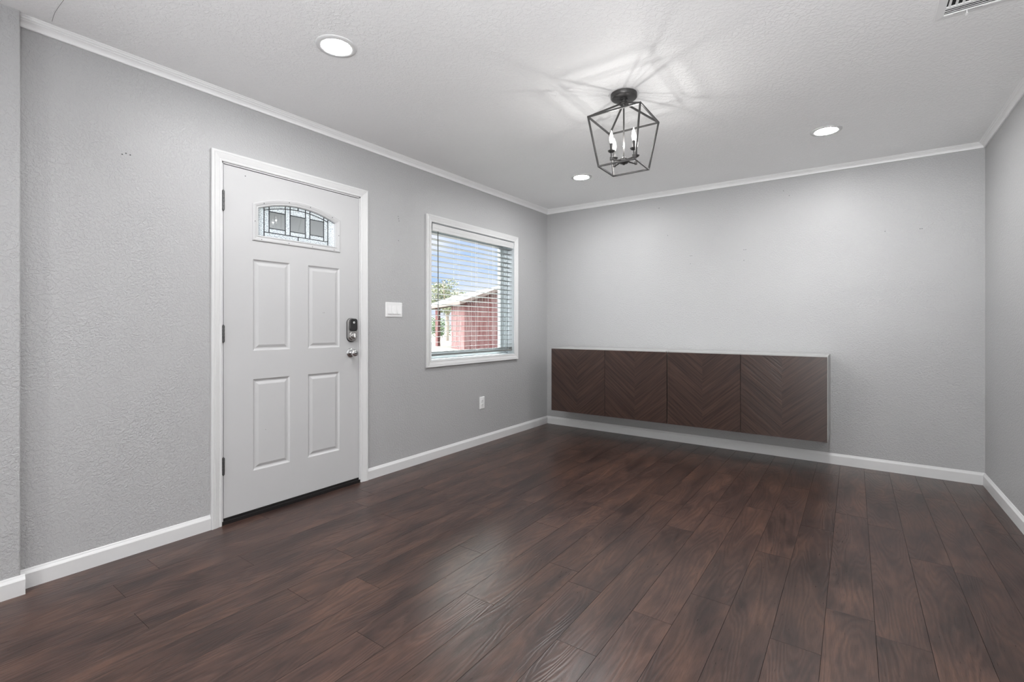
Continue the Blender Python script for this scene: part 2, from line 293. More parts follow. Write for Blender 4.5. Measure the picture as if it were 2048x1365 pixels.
# ================================================================== mesh helpers
class MB:
    def __init__(s): s.v = []; s.f = []; s.m = []
    def face(s, pts, mi=0):
        i = len(s.v); s.v += [tuple(p) for p in pts]; s.f.append(tuple(range(i, i+len(pts)))); s.m.append(mi)
    def box(s, a, b, mi=0):
        x0, y0, z0 = a; x1, y1, z1 = b
        i = len(s.v)
        s.v += [(x0, y0, z0), (x1, y0, z0), (x1, y1, z0), (x0, y1, z0), (x0, y0, z1), (x1, y0, z1), (x1, y1, z1), (x0, y1, z1)]
        for f in ((0, 3, 2, 1), (4, 5, 6, 7), (0, 1, 5, 4), (1, 2, 6, 5), (2, 3, 7, 6), (3, 0, 4, 7)):
            s.f.append(tuple(i+k for k in f)); s.m.append(mi)
    def bar(s, a, b, w, h=None, up=(0, 0, 1), mi=0):
        a = Vector(a); b = Vector(b); h = h or w
        d = (b-a).normalized(); u = Vector(up)
        if abs(d.dot(u)) > .98: u = Vector((1, 0, 0))
        r = d.cross(u).normalized(); u = r.cross(d)
        i = len(s.v)
        for p in (a, b):
            for q in ((-1, -1), (1, -1), (1, 1), (-1, 1)):
                s.v.append(tuple(p + r*(q[0]*w/2) + u*(q[1]*h/2)))
        for f in ((3, 2, 1, 0), (4, 5, 6, 7), (0, 1, 5, 4), (1, 2, 6, 5), (2, 3, 7, 6), (3, 0, 4, 7)):
            s.f.append(tuple(i+k for k in f)); s.m.append(mi)
    def lathe(s, prof, c=(0, 0, 0), axis='z', n=24, mi=0, cap=True):
        """prof: (radius, height)"""
        i = len(s.v)
        for r, h in prof:
            for k in range(n):
                a = 2*pi*k/n; x, y = r*math.cos(a), r*math.sin(a)
                p = {'z': (x, y, h), 'x': (h, x, y), 'y': (y, h, x)}[axis]
                s.v.append((p[0]+c[0], p[1]+c[1], p[2]+c[2]))
        for j in range(len(prof)-1):
            for k in range(n):
                s.f.append((i+j*n+k, i+j*n+(k+1) % n, i+(j+1)*n+(k+1) % n, i+(j+1)*n+k)); s.m.append(mi)
        if cap:
            s.f.append(tuple(i+k for k in reversed(range(n)))); s.m.append(mi)
            j = len(prof)-1; s.f.append(tuple(i+j*n+k for k in range(n))); s.m.append(mi)
    def tube(s, pts, r, n=10, mi=0):
        pts = [Vector(p) for p in pts]; i = len(s.v); u = None
        for k, p in enumerate(pts):
            d = ((pts[min(k+1, len(pts)-1)]-pts[max(k-1, 0)])).normalized()
            if u is None: u = d.orthogonal().normalized()
            else: u = (u - d*u.dot(d)).normalized()
            w = d.cross(u); rr = r[k] if isinstance(r, (list, tuple)) else r
            for q in range(n):
                a = 2*pi*q/n; s.v.append(tuple(p+u*math.cos(a)*rr+w*math.sin(a)*rr))
        for j in range(len(pts)-1):
            for q in range(n):
                s.f.append((i+j*n+q, i+j*n+(q+1) % n, i+(j+1)*n+(q+1) % n, i+(j+1)*n+q)); s.m.append(mi)
        s.f.append(tuple(i+q for q in reversed(range(n)))); s.m.append(mi)
        s.f.append(tuple(i+(len(pts)-1)*n+q for q in range(n))); s.m.append(mi)
    def build(s, name, mats, parent=None, smooth=None, bevel=0, loc=None, uvs=None, kind=None):
        me = bpy.data.meshes.new(name); me.from_pydata(s.v, [], s.f)
        mats = mats if isinstance(mats, (list, tuple)) else [mats]
        for m in mats: me.materials.append(m)
        for p, mi in zip(me.polygons, s.m): p.material_index = mi
        o = bpy.data.objects.new(name, me); COL.objects.link(o)
        if parent is not None: o.parent = parent
        if loc is not None: o.location = loc
        import bmesh
        bm = bmesh.new(); bm.from_mesh(me)
        bmesh.ops.recalc_face_normals(bm, faces=bm.faces); bm.to_mesh(me); bm.free()
        if smooth:
            for p in me.polygons: p.use_smooth = True
            try: me.set_sharp_from_angle(angle=math.radians(smooth))
            except Exception: pass
        if bevel:
            b = o.modifiers.new('bevel', 'BEVEL'); b.width = bevel; b.segments = 2; b.limit_method = 'ANGLE'; b.angle_limit = math.radians(40)
        return o
def tag(o, label=None, cat=None, group=None, kind=None):
    if label: o['label'] = label
    if cat: o['category'] = cat
    if group: o['group'] = group
    if kind: o['kind'] = kind
    return o
def empty(name, loc=(0, 0, 0), rz=0, **k):
    o = bpy.data.objects.new(name, None); o.empty_display_size = .1; COL.objects.link(o); o.location = loc; o.rotation_euler = (0, 0, rz)
    return tag(o, **k)
def copy_tree(o, parent=None):
    c = o.copy(); COL.objects.link(c); c.parent = parent
    for ch in [x for x in S.objects if x.parent == o]: copy_tree(ch, c)
    return c
def offset_poly(pts, d, closed=True):
    """mitred offset of a ccw 2D polygon outward by d"""
    n = len(pts); out = []
    for i in range(n):
        p = Vector(pts[i])
        if closed or 0 < i < n-1:
            a = Vector(pts[(i-1) % n]); b = Vector(pts[(i+1) % n])
            d1 = (p-a).normalized(); d2 = (b-p).normalized()
        elif i == 0: d1 = d2 = (Vector(pts[1])-p).normalized()
        else: d1 = d2 = (p-Vector(pts[i-1])).normalized()
        n1 = Vector((d1.y, -d1.x)); n2 = Vector((d2.y, -d2.x)); m = (n1+n2)
        m = m/ (1+n1.dot(n2)) if (1+n1.dot(n2)) > .05 else n1
        out.append(tuple(p+m*d))
    return out
def sweep(mb, pts, prof, mapf, closed=True, mi=0):
    """prof: list of (outward offset, height); faces between consecutive profile rings"""
    rings = [[mapf(q[0], q[1], h) for q in offset_poly(pts, d, closed)] for d, h in prof]
    n = len(pts)
    for a, b in zip(rings[:-1], rings[1:]):
        for i in range(n if closed else n-1):
            j = (i+1) % n; mb.face([a[i], a[j], b[j], b[i]], mi)
    if not closed:
        mb.face([r[0] for r in rings], mi); mb.face([r[-1] for r in reversed(rings)], mi)
ON_LEFT = lambda y, z, h: (h, y, z)        # 2D (y,z) on the left wall, height = +x

WX = 3.67                                   # room width
REAR = -7.4
STEP_Y, STEP_X = -4.33, .055
def ceil_z(x, y):
    u = min(max(x/WX, 0), 1); v = min(max(-y/4.33, 0), 1)
    return (2.479*(1-u)+2.447*u)*(1-v) + 2.456*v
def floor_z(x, y):
    return -.013*min(max(x/WX, 0), 1)*max(0, 1+y/2.6)

# ================================================================== floor
def build_floor():
    mb = MB(); cols = []; uvs = []
    g = .0008; dep = .0014
    edges = [1.41]
    while edges[-1] < WX+.02: edges.append(edges[-1]+.156)
    lo = [1.41]
    while lo[-1] > -.02: lo.append(lo[-1]-.161)
    edges = sorted(set(lo[1:]))+edges
    known = {1.33: -2.92, 1.64: -3.232, 1.49: -3.658, 2.11: -3.265, 2.27: -2.94, 2.58: -2.088, 1.01: -3.653, .36: -4.08, .52: -3.635,
             1.17: -3.42, 1.80: -2.80, 2.89: -2.47, 2.735: -2.81}
    rnd = random.Random(3)
    LEN = 1.218
    for a, b in zip(edges[:-1], edges[1:]):
        a2, b2 = max(a, -.01), min(b, WX+.01)
        if b2-a2 < .01: continue
        c = (a+b)/2; k = [v for x, v in known.items() if abs(x-c) < .07]
        y0 = k[0] if k else rnd.uniform(-3.6, -2.4)
        y = y0
        while y > REAR-.01: y -= LEN
        while y < .01:
            s, e = max(y, REAR-.01), min(y+LEN, .01)
            y += LEN
            if e-s < .02: continue
            col = (rnd.random(), rnd.random(), rnd.random(), 1)
            # split lengthwise so the slight dip of the floor can follow
            ys = [s+g]; n = max(1, int((e-s)/.4)); ys += [s+(e-s)*i/n for i in range(1, n)]; ys += [e-g]
            X0, X1 = a2+g, b2-g
            for p, q in zip(ys[:-1], ys[1:]):
                mb.face([(X0, p, floor_z(X0, p)), (X1, p, floor_z(X1, p)), (X1, q, floor_z(X1, q)), (X0, q, floor_z(X0, q))], 0)
                cols.append(col); uvs.append([(X0-a, p-y), (X1-a, p-y), (X1-a, q-y), (X0-a, q-y)])
            # bevelled edges down into the joint
            def fz(x, yy): return floor_z(x, yy)-dep
            for P in (((X0, s+g), (X0, e-g), (a2, e), (a2, s)), ((X1, e-g), (X1, s+g), (b2, s), (b2, e)),
                      ((X1, s+g), (X0, s+g), (a2, s), (b2, s)), ((X0, e-g), (X1, e-g), (b2, e), (a2, e))):
                mb.face([(P[0][0], P[0][1], floor_z(*P[0])), (P[1][0], P[1][1], floor_z(*P[1])), (P[2][0], P[2][1], fz(*P[2])), (P[3][0], P[3][1], fz(*P[3]))], 1)
                cols.append(col); uvs.append([(0, 0)]*4)
    # slab under the planks
    n0 = len(mb.f); mb.box((-.18, REAR-.1, -.16), (WX+.1, .1, -.02), 2)
    while len(cols) < len(mb.f): cols.append((0, 0, 0, 1)); uvs.append([(0, 0)]*4)
    me = bpy.data.meshes.new('floor'); me.from_pydata(mb.v, [], mb.f)
    for m in (M_FLOOR, M_SEAM, M_CONC): me.materials.append(m)
    ca = me.color_attributes.new('plank', 'FLOAT_COLOR', 'CORNER'); ul = me.uv_layers.new(name='UVMap')
    for p in me.polygons:
        p.material_index = mb.m[p.index]
        for j, li in enumerate(p.loop_indices):
            ca.data[li].color = cols[p.index]; ul.data[li].uv = uvs[p.index][j]
    o = bpy.data.objects.new('floor', me); COL.objects.link(o)
    tag(o, 'dark brown wood plank floor of the whole room', 'floor', kind='structure')
build_floor()

# ================================================================== walls and ceiling
def disc(mb, c, n, r, mi):
    c = Vector(c); n = Vector(n); u = n.orthogonal().normalized(); w = n.cross(u)
    mb.face([c+n*.0012+u*math.cos(a)*r+w*math.sin(a)*r for a in [2*pi*i/8 for i in range(8)]], mi)
DOOR_Y0, DOOR_Y1, DOOR_TOP = -3.522, -2.590, 2.062
WIN_Y0, WIN_Y1, WIN_Z0, WIN_Z1 = -1.880, -.668, .838, 2.012
mb = MB(); T = -.19
mb.box((T, STEP_Y-.1, -.16), (0, DOOR_Y0, 2.6)); mb.box((T, DOOR_Y0, DOOR_TOP), (0, DOOR_Y1, 2.6))
mb.box((T, DOOR_Y1, -.16), (0, WIN_Y0, 2.6)); mb.box((T, WIN_Y0, -.16), (0, WIN_Y1, WIN_Z0))
mb.box((T, WIN_Y0, WIN_Z1), (0, WIN_Y1, 2.6)); mb.box((T, WIN_Y1, -.16), (0, .12, 2.6))
mb.box((T, DOOR_Y0, -.16), (-.0, DOOR_Y1, -.004))
for y, z in ((-3.957, 1.978), (-3.972, 1.969), (-3.94, 1.975), (-2.232, 1.972), (-2.228, 1.955), (-2.236, 1.99), (-2.232, 1.80), (-.479, 1.848), (-.145, 1.863), (-.162, 1.863)):
    disc(mb, (0, y, z), (1, 0, 0), .0035, 1)
tag(mb.build('wall_left', [M_WALL, M_HOLE]), 'light grey textured wall holding the front door and the window', 'wall', kind='structure')
mb = MB(); mb.box((T, REAR-.1, -.16), (STEP_X, STEP_Y, 2.6))
tag(mb.build('wall_left_front', M_WALL, bevel=.004), 'light grey wall section stepping forward at the left edge', 'wall', kind='structure')
mb = MB(); mb.box((0, 0, -.16), (WX+.12, .12, 2.6))
for x, z in ((1.308, 2.314), (1.318, 2.314), (1.40, 2.03), (1.618, 1.809), (1.632, 1.809), (1.62, 1.732), (2.092, 1.824), (2.107, 1.824), (2.092, 1.728), (3.104, 1.875), (3.314, 1.87), (3.325, 1.87), (2.406, 2.308), (2.45, 2.26)):
    disc(mb, (x, 0, z), (0, -1, 0), .0033, 1)
tag(mb.build('wall_back', [M_WALL, M_HOLE]), 'light grey textured wall behind the floating cabinets', 'wall', kind='structure')
mb = MB(); mb.box((WX, REAR-.1, -.16), (WX+.12, 0, 2.6))
tag(mb.build('wall_right', M_WALL), 'light grey textured wall at the right edge', 'wall', kind='structure')
mb = MB(); mb.box((STEP_X, REAR-.1, -.16), (2.70, REAR, 2.6)); mb.box((3.6, REAR-.1, -.16), (WX, REAR, 2.6)); mb.box((2.70, REAR-.1, 2.40), (3.6, REAR, 2.6))  # unseen opening added on the right to let sky light in
tag(mb.build('wall_rear', M_WALL), 'light grey wall behind the viewer with an opening added for fill light', 'wall', kind='structure')
mb = MB()
xs = [-.02, WX*.25, WX*.5, WX*.75, WX+.02]; ysg = [.02, -1, -2, -3, -4.33, -6, REAR-.02]
for i in range(4):
    for j in range(6):
        q = [(xs[i], ysg[j]), (xs[i+1], ysg[j]), (xs[i+1], ysg[j+1]), (xs[i], ysg[j+1])]
        mb.face([(x, y, ceil_z(x, y)) for x, y in q])
mb.box((-.19, REAR-.1, 2.6), (WX+.12, .12, 2.7))
# fine crack near the left end of the ceiling
cr = [(0.336, -4.241), (0.289, -4.242), (0.225, -4.243), (0.16, -4.243), (0.119, -4.24), (0.068, -4.235)]
for a, b in zip(cr[:-1], cr[1:]):
    mb.face([(a[0], a[1]-.0008, ceil_z(*a)-.0008), (b[0], b[1]-.0008, ceil_z(*b)-.0008), (b[0], b[1]+.0004, ceil_z(*b)-.0008), (a[0], a[1]+.0004, ceil_z(*a)-.0008)], 1)
tag(mb.build('ceiling', [M_CEIL, M_HOLE]), 'white knockdown textured ceiling', 'ceiling', kind='structure')

# ================================================================== baseboards and crown
def run(mb, a, b, nrm, prof, za, zb, m0=0, m1=0):
    """extrude a profile (out, z function of end 0/1) between two wall points; m0/m1 mitre slope"""
    a = Vector((*a, 0)); b = Vector((*b, 0)); n = Vector((*nrm, 0)); d = (b-a).normalized(); R0 = []; R1 = []
    for o, h in prof:
        R0.append(a+n*o+d*(o*m0)+Vector((0, 0, za(h)))); R1.append(b+n*o-d*(o*m1)+Vector((0, 0, zb(h))))
    for i in range(len(prof)):
        j = (i+1) % len(prof); mb.face([R0[i], R0[j], R1[j], R1[i]])
    mb.face(R0); mb.face(list(reversed(R1)))
BP = [(0, -1), (.013, -1), (.013, .76), (.0105, .82), (.0065, .90), (.004, .975), (.002, 1.0), (0, 1.0)]
def bz(top): return lambda h: -.016 if h < 0 else h*top
def base(name, a, b, n, ta, tb, label, m0=0, m1=0):
    mb = MB(); run(mb, a, b, n, BP, bz(ta), bz(tb), m0, m1)
    return tag(mb.build(name, M_TRIM), label, 'baseboard', kind='structure')
base('baseboard_left', (0, STEP_Y), (0, DOOR_Y0-.058), (1, 0), .082, .082, 'white baseboard left of the front door')
base('baseboard_left_corner', (0, DOOR_Y1+.056), (0, 0), (1, 0), .080, .085, 'white baseboard under the window between door and corner', m1=1)
base('baseboard_left_front', (STEP_X, REAR), (STEP_X, STEP_Y+.013), (1, 0), .082, .082, 'white baseboard on the stepped wall section at far left')
base('baseboard_back', (0, 0), (WX, 0), (0, -1), .085, .075, 'white baseboard under the floating cabinets', m0=1, m1=1)
base('baseboard_right', (WX, 0), (WX, REAR), (-1, 0), .075, .080, 'white baseboard along the right wall', m0=1)
CP = [(0, 0), (.007, 0), (.0095, .04), (.0100, .12), (.0090, .16), (.0105, .28), (.015, .42), (.0215, .53), (.0245, .555), (.0245, .60), (.0225, .615), (.0255, .66), (.0295, .70), (.0320, .76), (.0320, .80), (.0300, .82), (.0340, .86), (.038, .92), (.038, 1.0), (0, 1.0)]
def crown(name, a, b, n, z0, z1, label, m0=0, m1=0):
    def zf(z, P):
        top = ceil_z(P[0]+n[0]*.02, P[1]+n[1]*.02)+.002
        return lambda h: z+h*(top-z)
    mb = MB(); run(mb, a, b, n, CP, zf(z0, a), zf(z1, b), m0, m1)
    return tag(mb.build(name, M_CROWN), label, 'crown moulding', kind='structure')
crown('trim_1', (0, STEP_Y), (0, 0), (1, 0), 2.412, 2.427, 'white crown moulding above the door and window', m1=1)
crown('trim_2', (0, 0), (WX, 0), (0, -1), 2.427, 2.409, 'white crown moulding above the back wall', m0=1, m1=1)
crown('trim_3', (WX, 0), (WX, REAR), (-1, 0), 2.409, 2.412, 'white crown moulding along the right wall', m0=1)

# ================================================================== casings
CAS = [(0, -.002), (0, .009), (.004, .0115), (.011, .0120), (.013, .0095), (.017, .0115), (.024, .0135), (.034, .0165), (.039, .0180), (.041, .0150), (.046, .0180), (.0545, .0190), (.057, .0165), (.057, -.002)]
mb = MB()
sweep(mb, [(DOOR_Y1, -.014), (DOOR_Y1, DOOR_TOP), (DOOR_Y0, DOOR_TOP), (DOOR_Y0, -.014)], CAS, ON_LEFT, closed=False)
tag(mb.build('trim_4', M_TRIM), 'white moulded casing around the front door', 'door casing', kind='structure')
mb = MB()
sweep(mb, [(WIN_Y0, WIN_Z0), (WIN_Y1, WIN_Z0), (WIN_Y1, WIN_Z1), (WIN_Y0, WIN_Z1)], CAS, ON_LEFT, closed=True)
tag(mb.build('trim_5', M_TRIM), 'white moulded casing framing the window on all sides', 'window casing', kind='structure')

# ================================================================== front door
SY0, SY1, SZ0, SZ1, SX = -3.5085, -2.6005, .036, 2.050, -.004
door = empty('door_1', (0, 0, 0), label='white four panel front door with arched leaded glass window', cat='door', kind='structure')
# jamb lining and stop, plus black strips painting in the gap's shade
mb = MB(); J = .012
mb.box((-.19, DOOR_Y0, 0), (-.0005, DOOR_Y0+.0095, DOOR_TOP)); mb.box((-.19, DOOR_Y1-.0075, 0), (-.0005, DOOR_Y1, DOOR_TOP)); mb.box((-.19, DOOR_Y0, DOOR_TOP-.0078), (-.0005, DOOR_Y1, DOOR_TOP))
mb.box((-.075, DOOR_Y0+.009, 0), (-.052, DOOR_Y0+.022, DOOR_TOP), 1); mb.box((-.075, DOOR_Y1-.02, 0), (-.052, DOOR_Y1-.007, DOOR_TOP), 1); mb.box((-.075, DOOR_Y0, DOOR_TOP-.022), (-.052, DOOR_Y1, DOOR_TOP-.009), 1)
mb.box((-.05, DOOR_Y0+.0090, .03), (-.012, SY0+.001, DOOR_TOP-.01), 1); mb.box((-.05, SY1-.001, .03), (-.012, DOOR_Y1-.0070, DOOR_TOP-.01), 1); mb.box((-.05, SY0, SZ1-.001), (-.010, SY1, DOOR_TOP-.0090), 1)
mb.build('door_jamb', [M_TRIM, M_DARK], door)
mb = MB(); mb.box((-.19, DOOR_Y0+.001, -.002), (.004, DOOR_Y1-.001, .020)); mb.box((-.06, DOOR_Y0+.001, .018), (-.006, DOOR_Y1-.001, .033)); 
mb.build('threshold', M_SILL, door, bevel=.002)
PAN = [(-3.345, -3.116), (-2.993, -2.757)]; PZ = [(.267, .8125), (.983, 1.5285)]
AY0, AY1, AZ0, ASP, AAP = -3.317, -2.787, 1.673, 1.840, 1.896; AC = (AY0+AY1)/2
def arch(y0, y1, z0, zs, za, n=16):
    h = (y1-y0)/2; sag = za-zs; R = (h*h+sag*sag)/(2*sag); c = (y0+y1)/2; zc = za-R; t = math.asin(h/R)
    pts = [(y0, z0), (y1, z0)]
    for i in range(n+1):
        a = t-2*t*i/n; pts.append((c+R*math.sin(a), zc+R*math.cos(a)))
    return pts
mb = MB()
ys = [SY0, PAN[0][0], PAN[0][1], PAN[1][0], PAN[1][1], SY1]; zs = [SZ0, PZ[0][0], PZ[0][1], PZ[1][0], PZ[1][1], 1.60]
for i in range(5):
    for j in range(5):
        y0, y1, z0, z1 = ys[i], ys[i+1], zs[j], zs[j+1]
        if i in (1, 3) and j in (1, 3):
            loop = [(y0, z0), (y1, z0), (y1, z1), (y0, z1)]
            prof = [(0, 0), (-.004, -.0035), (-.009, -.0075), (-.014, -.0085), (-.017, -.0085), (-.030, -.0035), (-.034, -.0022), (-.038, -.0022)]
            sweep(mb, loop, prof, lambda y, z, h: (SX+h, y, z))
            mb.face([(SX-.0022, p[0], p[1]) for p in offset_poly(loop, -.038)])
        else: mb.face([(SX, y0, z0), (SX, y1, z0), (SX, y1, z1), (SX, y0, z1)])
# upper field with the arched opening
inner = arch(AY0, AY1, AZ0, ASP, AAP, 16)
outer = [(SY0, 1.60), (SY1, 1.60)]
for i in range(17):
    outer.append((SY1+(SY0-SY1)*i/16, SZ1))
n = len(inner)
for x in (SX, SX-.044):
    for i in range(n):
        j = (i+1) % n; mb.face([(x, *outer[i]), (x, *outer[j]), (x, *inner[j]), (x, *inner[i])])
for i in range(n):
    j = (i+1) % n; mb.face([(SX, *inner[i]), (SX, *inner[j]), (SX-.044, *inner[j]), (SX-.044, *inner[i])])
B = SX-.044
mb.face([(B, SY0, SZ0), (B, SY1, SZ0), (B, SY1, 1.6), (B, SY0, 1.6)])
mb.face([(SX, SY0, SZ0), (SX, SY1, SZ0), (B, SY1, SZ0), (B, SY0, SZ0)]); mb.face([(SX, SY0, SZ1), (SX, SY1, SZ1), (B, SY1, SZ1), (B, SY0, SZ1)])
for y in (SY0, SY1): mb.face([(SX, y, SZ0), (SX, y, SZ1), (B, y, SZ1), (B, y, SZ0)])
for y, z in ((-3.39, 2.012), (-2.875, 1.22), (-2.884, 1.218), (-3.27, .50)):
    disc(mb, (SX if z > 1.6 else SX-.0022, y, z), (1, 0, 0), .0035 if z > 1.6 else .002, 1)
mb.build('door_panel', [M_DOOR, M_HOLE], door)
# moulded frame round the glass, with screws
mb = MB()
FP = [(-.004, -.016), (-.004, -.004), (0, .001), (.004, .002), (.007, -.001), (.010, .001), (.018, .004), (.026, .0055), (.030, .004), (.033, .0), (.033, -.006)]
sweep(mb, inner, FP, lambda y, z, h: (SX+h+.0035, y, z))
lf = mb.build('glass_frame', M_DOOR, door)
mb = MB()
for y, z in ((-3.283, 1.873), (-3.124, 1.910), (-2.980, 1.910), (-2.818, 1.873), (-3.337, 1.756), (-2.768, 1.756), (-3.298, 1.652), (-3.127, 1.652), (-2.966, 1.652), (-2.805, 1.652)):
    mb.lathe([(.003, 0), (.003, .0012), (.001, .0016)], (SX+.0072, y, z), 'x', 10)
so = mb.build('frame_screws', M_HINGE, lf)
# leaded glass
GX = -.022
def pane(mb, x, y0, y1, z0, z1): mb.face([(x, y0, z0), (x, y1, z0), (x, y1, z1), (x, y0, z1)])
CY = [-3.272, -3.241, -3.138, -3.106, -3.002, -2.970, -2.869, -2.838]
RP = [(-3.239, -3.139), (-3.105, -3.003), (-2.969, -2.870)]
h = (AY1-AY0)/2; RR = (h*h+(AAP-ASP)**2)/(2*(AAP-ASP))
def az(y, drop=0): return AAP-RR-drop+math.sqrt(RR*RR-(y-AC)**2)
mb = MB()
ycuts = sorted([AY0, AY1]+CY+[AC])
# rain glass strips: everything except the three clear panes
yy = []
for a, b in zip(ycuts[:-1], ycuts[1:]):
    k = 3
    for i in range(k): yy.append((a+(b-a)*i/k, a+(b-a)*(i+1)/k))
for a, b in yy:
    c = (a+b)/2; inside = any(p[0]-.002 < c < p[1]+.002 for p in RP)
    for z0, z1a, z1b in (((AZ0, 1.733, 1.733), (1.836, az(a), az(b))) if inside else ((AZ0, az(a), az(b)),)):
        mb.face([(GX, a, z0), (GX, b, z0), (GX, b, z1b), (GX, a, z1a)])
mb.build('rain_glass', M_RAIN, door)
for a, b in RP:
    mb = MB(); z0, z1 = 1.733, 1.836; e = .011
    mb.face([(GX+.003, a+e, z0+e), (GX+.003, b-e, z0+e), (GX+.003, b-e, z1-e), (GX+.003, a+e, z1-e)])
    O_ = [(GX, a, z0), (GX, b, z0), (GX, b, z1), (GX, a, z1)]; I_ = [(GX+.003, a+e, z0+e), (GX+.003, b-e, z0+e), (GX+.003, b-e, z1-e), (GX+.003, a+e, z1-e)]
    for i in range(4): mb.face([O_[i], O_[(i+1) % 4], I_[(i+1) % 4], I_[i]])
    mb.build('bevelled_pane', M_GLASS, door)
mb = MB(); cw = .0042
def came(a, b): mb.bar((GX+.001, *a), (GX+.001, *b), .006, cw, up=(1, 0, 0) if False else (0, 0, 1))
def arcline(drop, y0, y1, n=14):
    P = [(y0+(y1-y0)*i/n) for i in range(n+1)]
    for p, q in zip(P[:-1], P[1:]): mb.bar((GX+.001, p, az(p, drop)), (GX+.001, q, az(q, drop)), .006, cw)
arcline(.002, AY0, AY1, 22); arcline(.0205, CY[0], CY[-1], 18)
def vert(y, z0, z1): mb.box((GX-.002, y-cw/2, z0), (GX+.004, y+cw/2, z1))
def hor(z, y0, y1): mb.box((GX-.002, y0, z-cw/2), (GX+.004, y1, z+cw/2))
for i, y in enumerate(CY): vert(y, AZ0 if i in (0, 7) else 1.705, az(y, .002))
vert(AC, AZ0, 1.705); vert(AC, az(AC, .0205), az(AC, .002)); hor(1.705, CY[0], CY[-1])
for a, b in ((CY[1], CY[2]), (CY[3], CY[4]), (CY[5], CY[6])): hor(1.733, a, b); hor(1.836, a, b)
mb.build('lead_strips', M_CAME, door)
# hinges
for z0, z1 in ((1.783, 1.902), (1.035, 1.137), (.282, .387)):
    mb = MB(); z0 += .004; z1 -= .004
    y = -3.5135; L_ = (z1-z0)/5
    for k in range(5): mb.lathe([(.0055, z0+k*L_+.0006), (.0066, z0+k*L_+.0012), (.0066, z0+(k+1)*L_-.0012), (.0055, z0+(k+1)*L_-.0006)], (.0045, y, 0), 'z', 14)
    mb.lathe([(.003, z0-.004), (.0045, z0-.001), (.0045, z1+.001), (.003, z1+.004)], (.0045, y, 0), 'z', 12)
    mb.box((-.03, y-.0016, z0), (.0, y+.0004, z1)); mb.box((-.03, y+.0006, z0), (-.002, y+.0022, z1))
    mb.build('hinge', M_HINGE, door, smooth=40)
# keypad deadbolt (inside body)
def rrect(y0, y1, z0, z1, r, n=6):
    P = []
    for cy_, cz_, a0 in ((y1-r, z0+r, -90), (y1-r, z1-r, 0), (y0+r, z1-r, 90), (y0+r, z0+r, 180)):
        for i in range(n+1):
            a = math.radians(a0+90*i/n); P.append((cy_+r*math.cos(a), cz_+r*math.sin(a)))
    return P
lock = MB(); P = rrect(-2.7015, -2.6255, 1.017, 1.187, .034)
sweep(lock, P, [(0, 0), (0, .004), (-.002, .005)], lambda y, z, h: (SX+h, y, z)); lock.face([(SX+.005, *p) for p in offset_poly(P, -.002)])
lock = lock.build('deadbolt_lock', M_LOCKBLK, door, smooth=40); lock['label'] = 'black and satin nickel keypad deadbolt'
mb = MB(); P = rrect(-2.700, -2.628, 1.022, 1.185, .031)
sweep(mb, P, [(0, .005), (0, .020), (-.003, .025)], lambda y, z, h: (SX+h, y, z)); mb.face([(SX+.025, *p) for p in offset_poly(P, -.003)])
mb.build('lock_body', M_NICKEL, lock, smooth=40)
mb = MB(); P = rrect(-2.695, -2.632, 1.094, 1.182, .018)
sweep(mb, P, [(0, .024), (0, .031), (-.004, .034)], lambda y, z, h: (SX+h, y, z)); mb.face([(SX+.034, *p) for p in offset_poly(P, -.004)])
mb.build('battery_cover', M_LOCKBLK, lock, smooth=40)
mb = MB(); P = rrect(-2.693, -2.634, 1.028, 1.092, .026)
sweep(mb, P, [(0, .024), (0, .029), (-.003, .031)], lambda y, z, h: (SX+h, y, z)); mb.face([(SX+.031, *p) for p in offset_poly(P, -.003)])
mb.build('lock_faceplate', M_NICKEL, lock, smooth=40)
mb = MB(); mb.lathe([(.0075, .034), (.0075, .0352), (.007, .0356)], (SX, -2.6635, 1.155), 'x', 20)
gx = SX+.0362
for a, b in (((-2.6680, 1.1580), (-2.6635, 1.1535)), ((-2.6590, 1.1580), (-2.6650, 1.1505))): mb.bar((gx, *a), (gx, *b), .0012, .0012, mi=1)
mb.build('round_emblem', [M_PLASTIC, M_HINGE], lock)
mb = MB(); mb.lathe([(.019, .030), (.019, .036), (.016, .038)], (SX, -2.6635, 1.060), 'x', 24)
P = rrect(-2.6685, -2.6585, 1.044, 1.076, .0045); sweep(mb, P, [(0, .037), (0, .050), (-.0015, .0515)], lambda y, z, h: (SX+h, y, z)); mb.face([(SX+.0515, *p) for p in offset_poly(P, -.0015)])
mb.build('thumb_turn', M_NICKEL, lock, smooth=40)
# knob
kc = (SX, -2.668, .940)
mb = MB(); mb.lathe([(.0335, 0), (.0335, .003), (.031, .006), (.024, .009), (.016, .0105)], kc, 'x', 32)
mb.lathe([(.012, .010), (.011, .016), (.0115, .026), (.015, .031), (.020, .035), (.0245, .042), (.026, .049), (.0245, .056), (.019, .0605), (.0135, .062), (.0125, .0595), (.0085, .0595), (.008, .064), (.004, .0655)], kc, 'x', 32)
kb = mb.build('door_knob', M_CHROME, door, smooth=50); kb['label'] = 'chrome round privacy knob'
mb = MB(); mb.bar((SX+.066, -2.668-.005, .94), (SX+.066, -2.668+.005, .94), .002, .0025)
mb.build('lock_button_slot', M_LOCKBLK, kb)

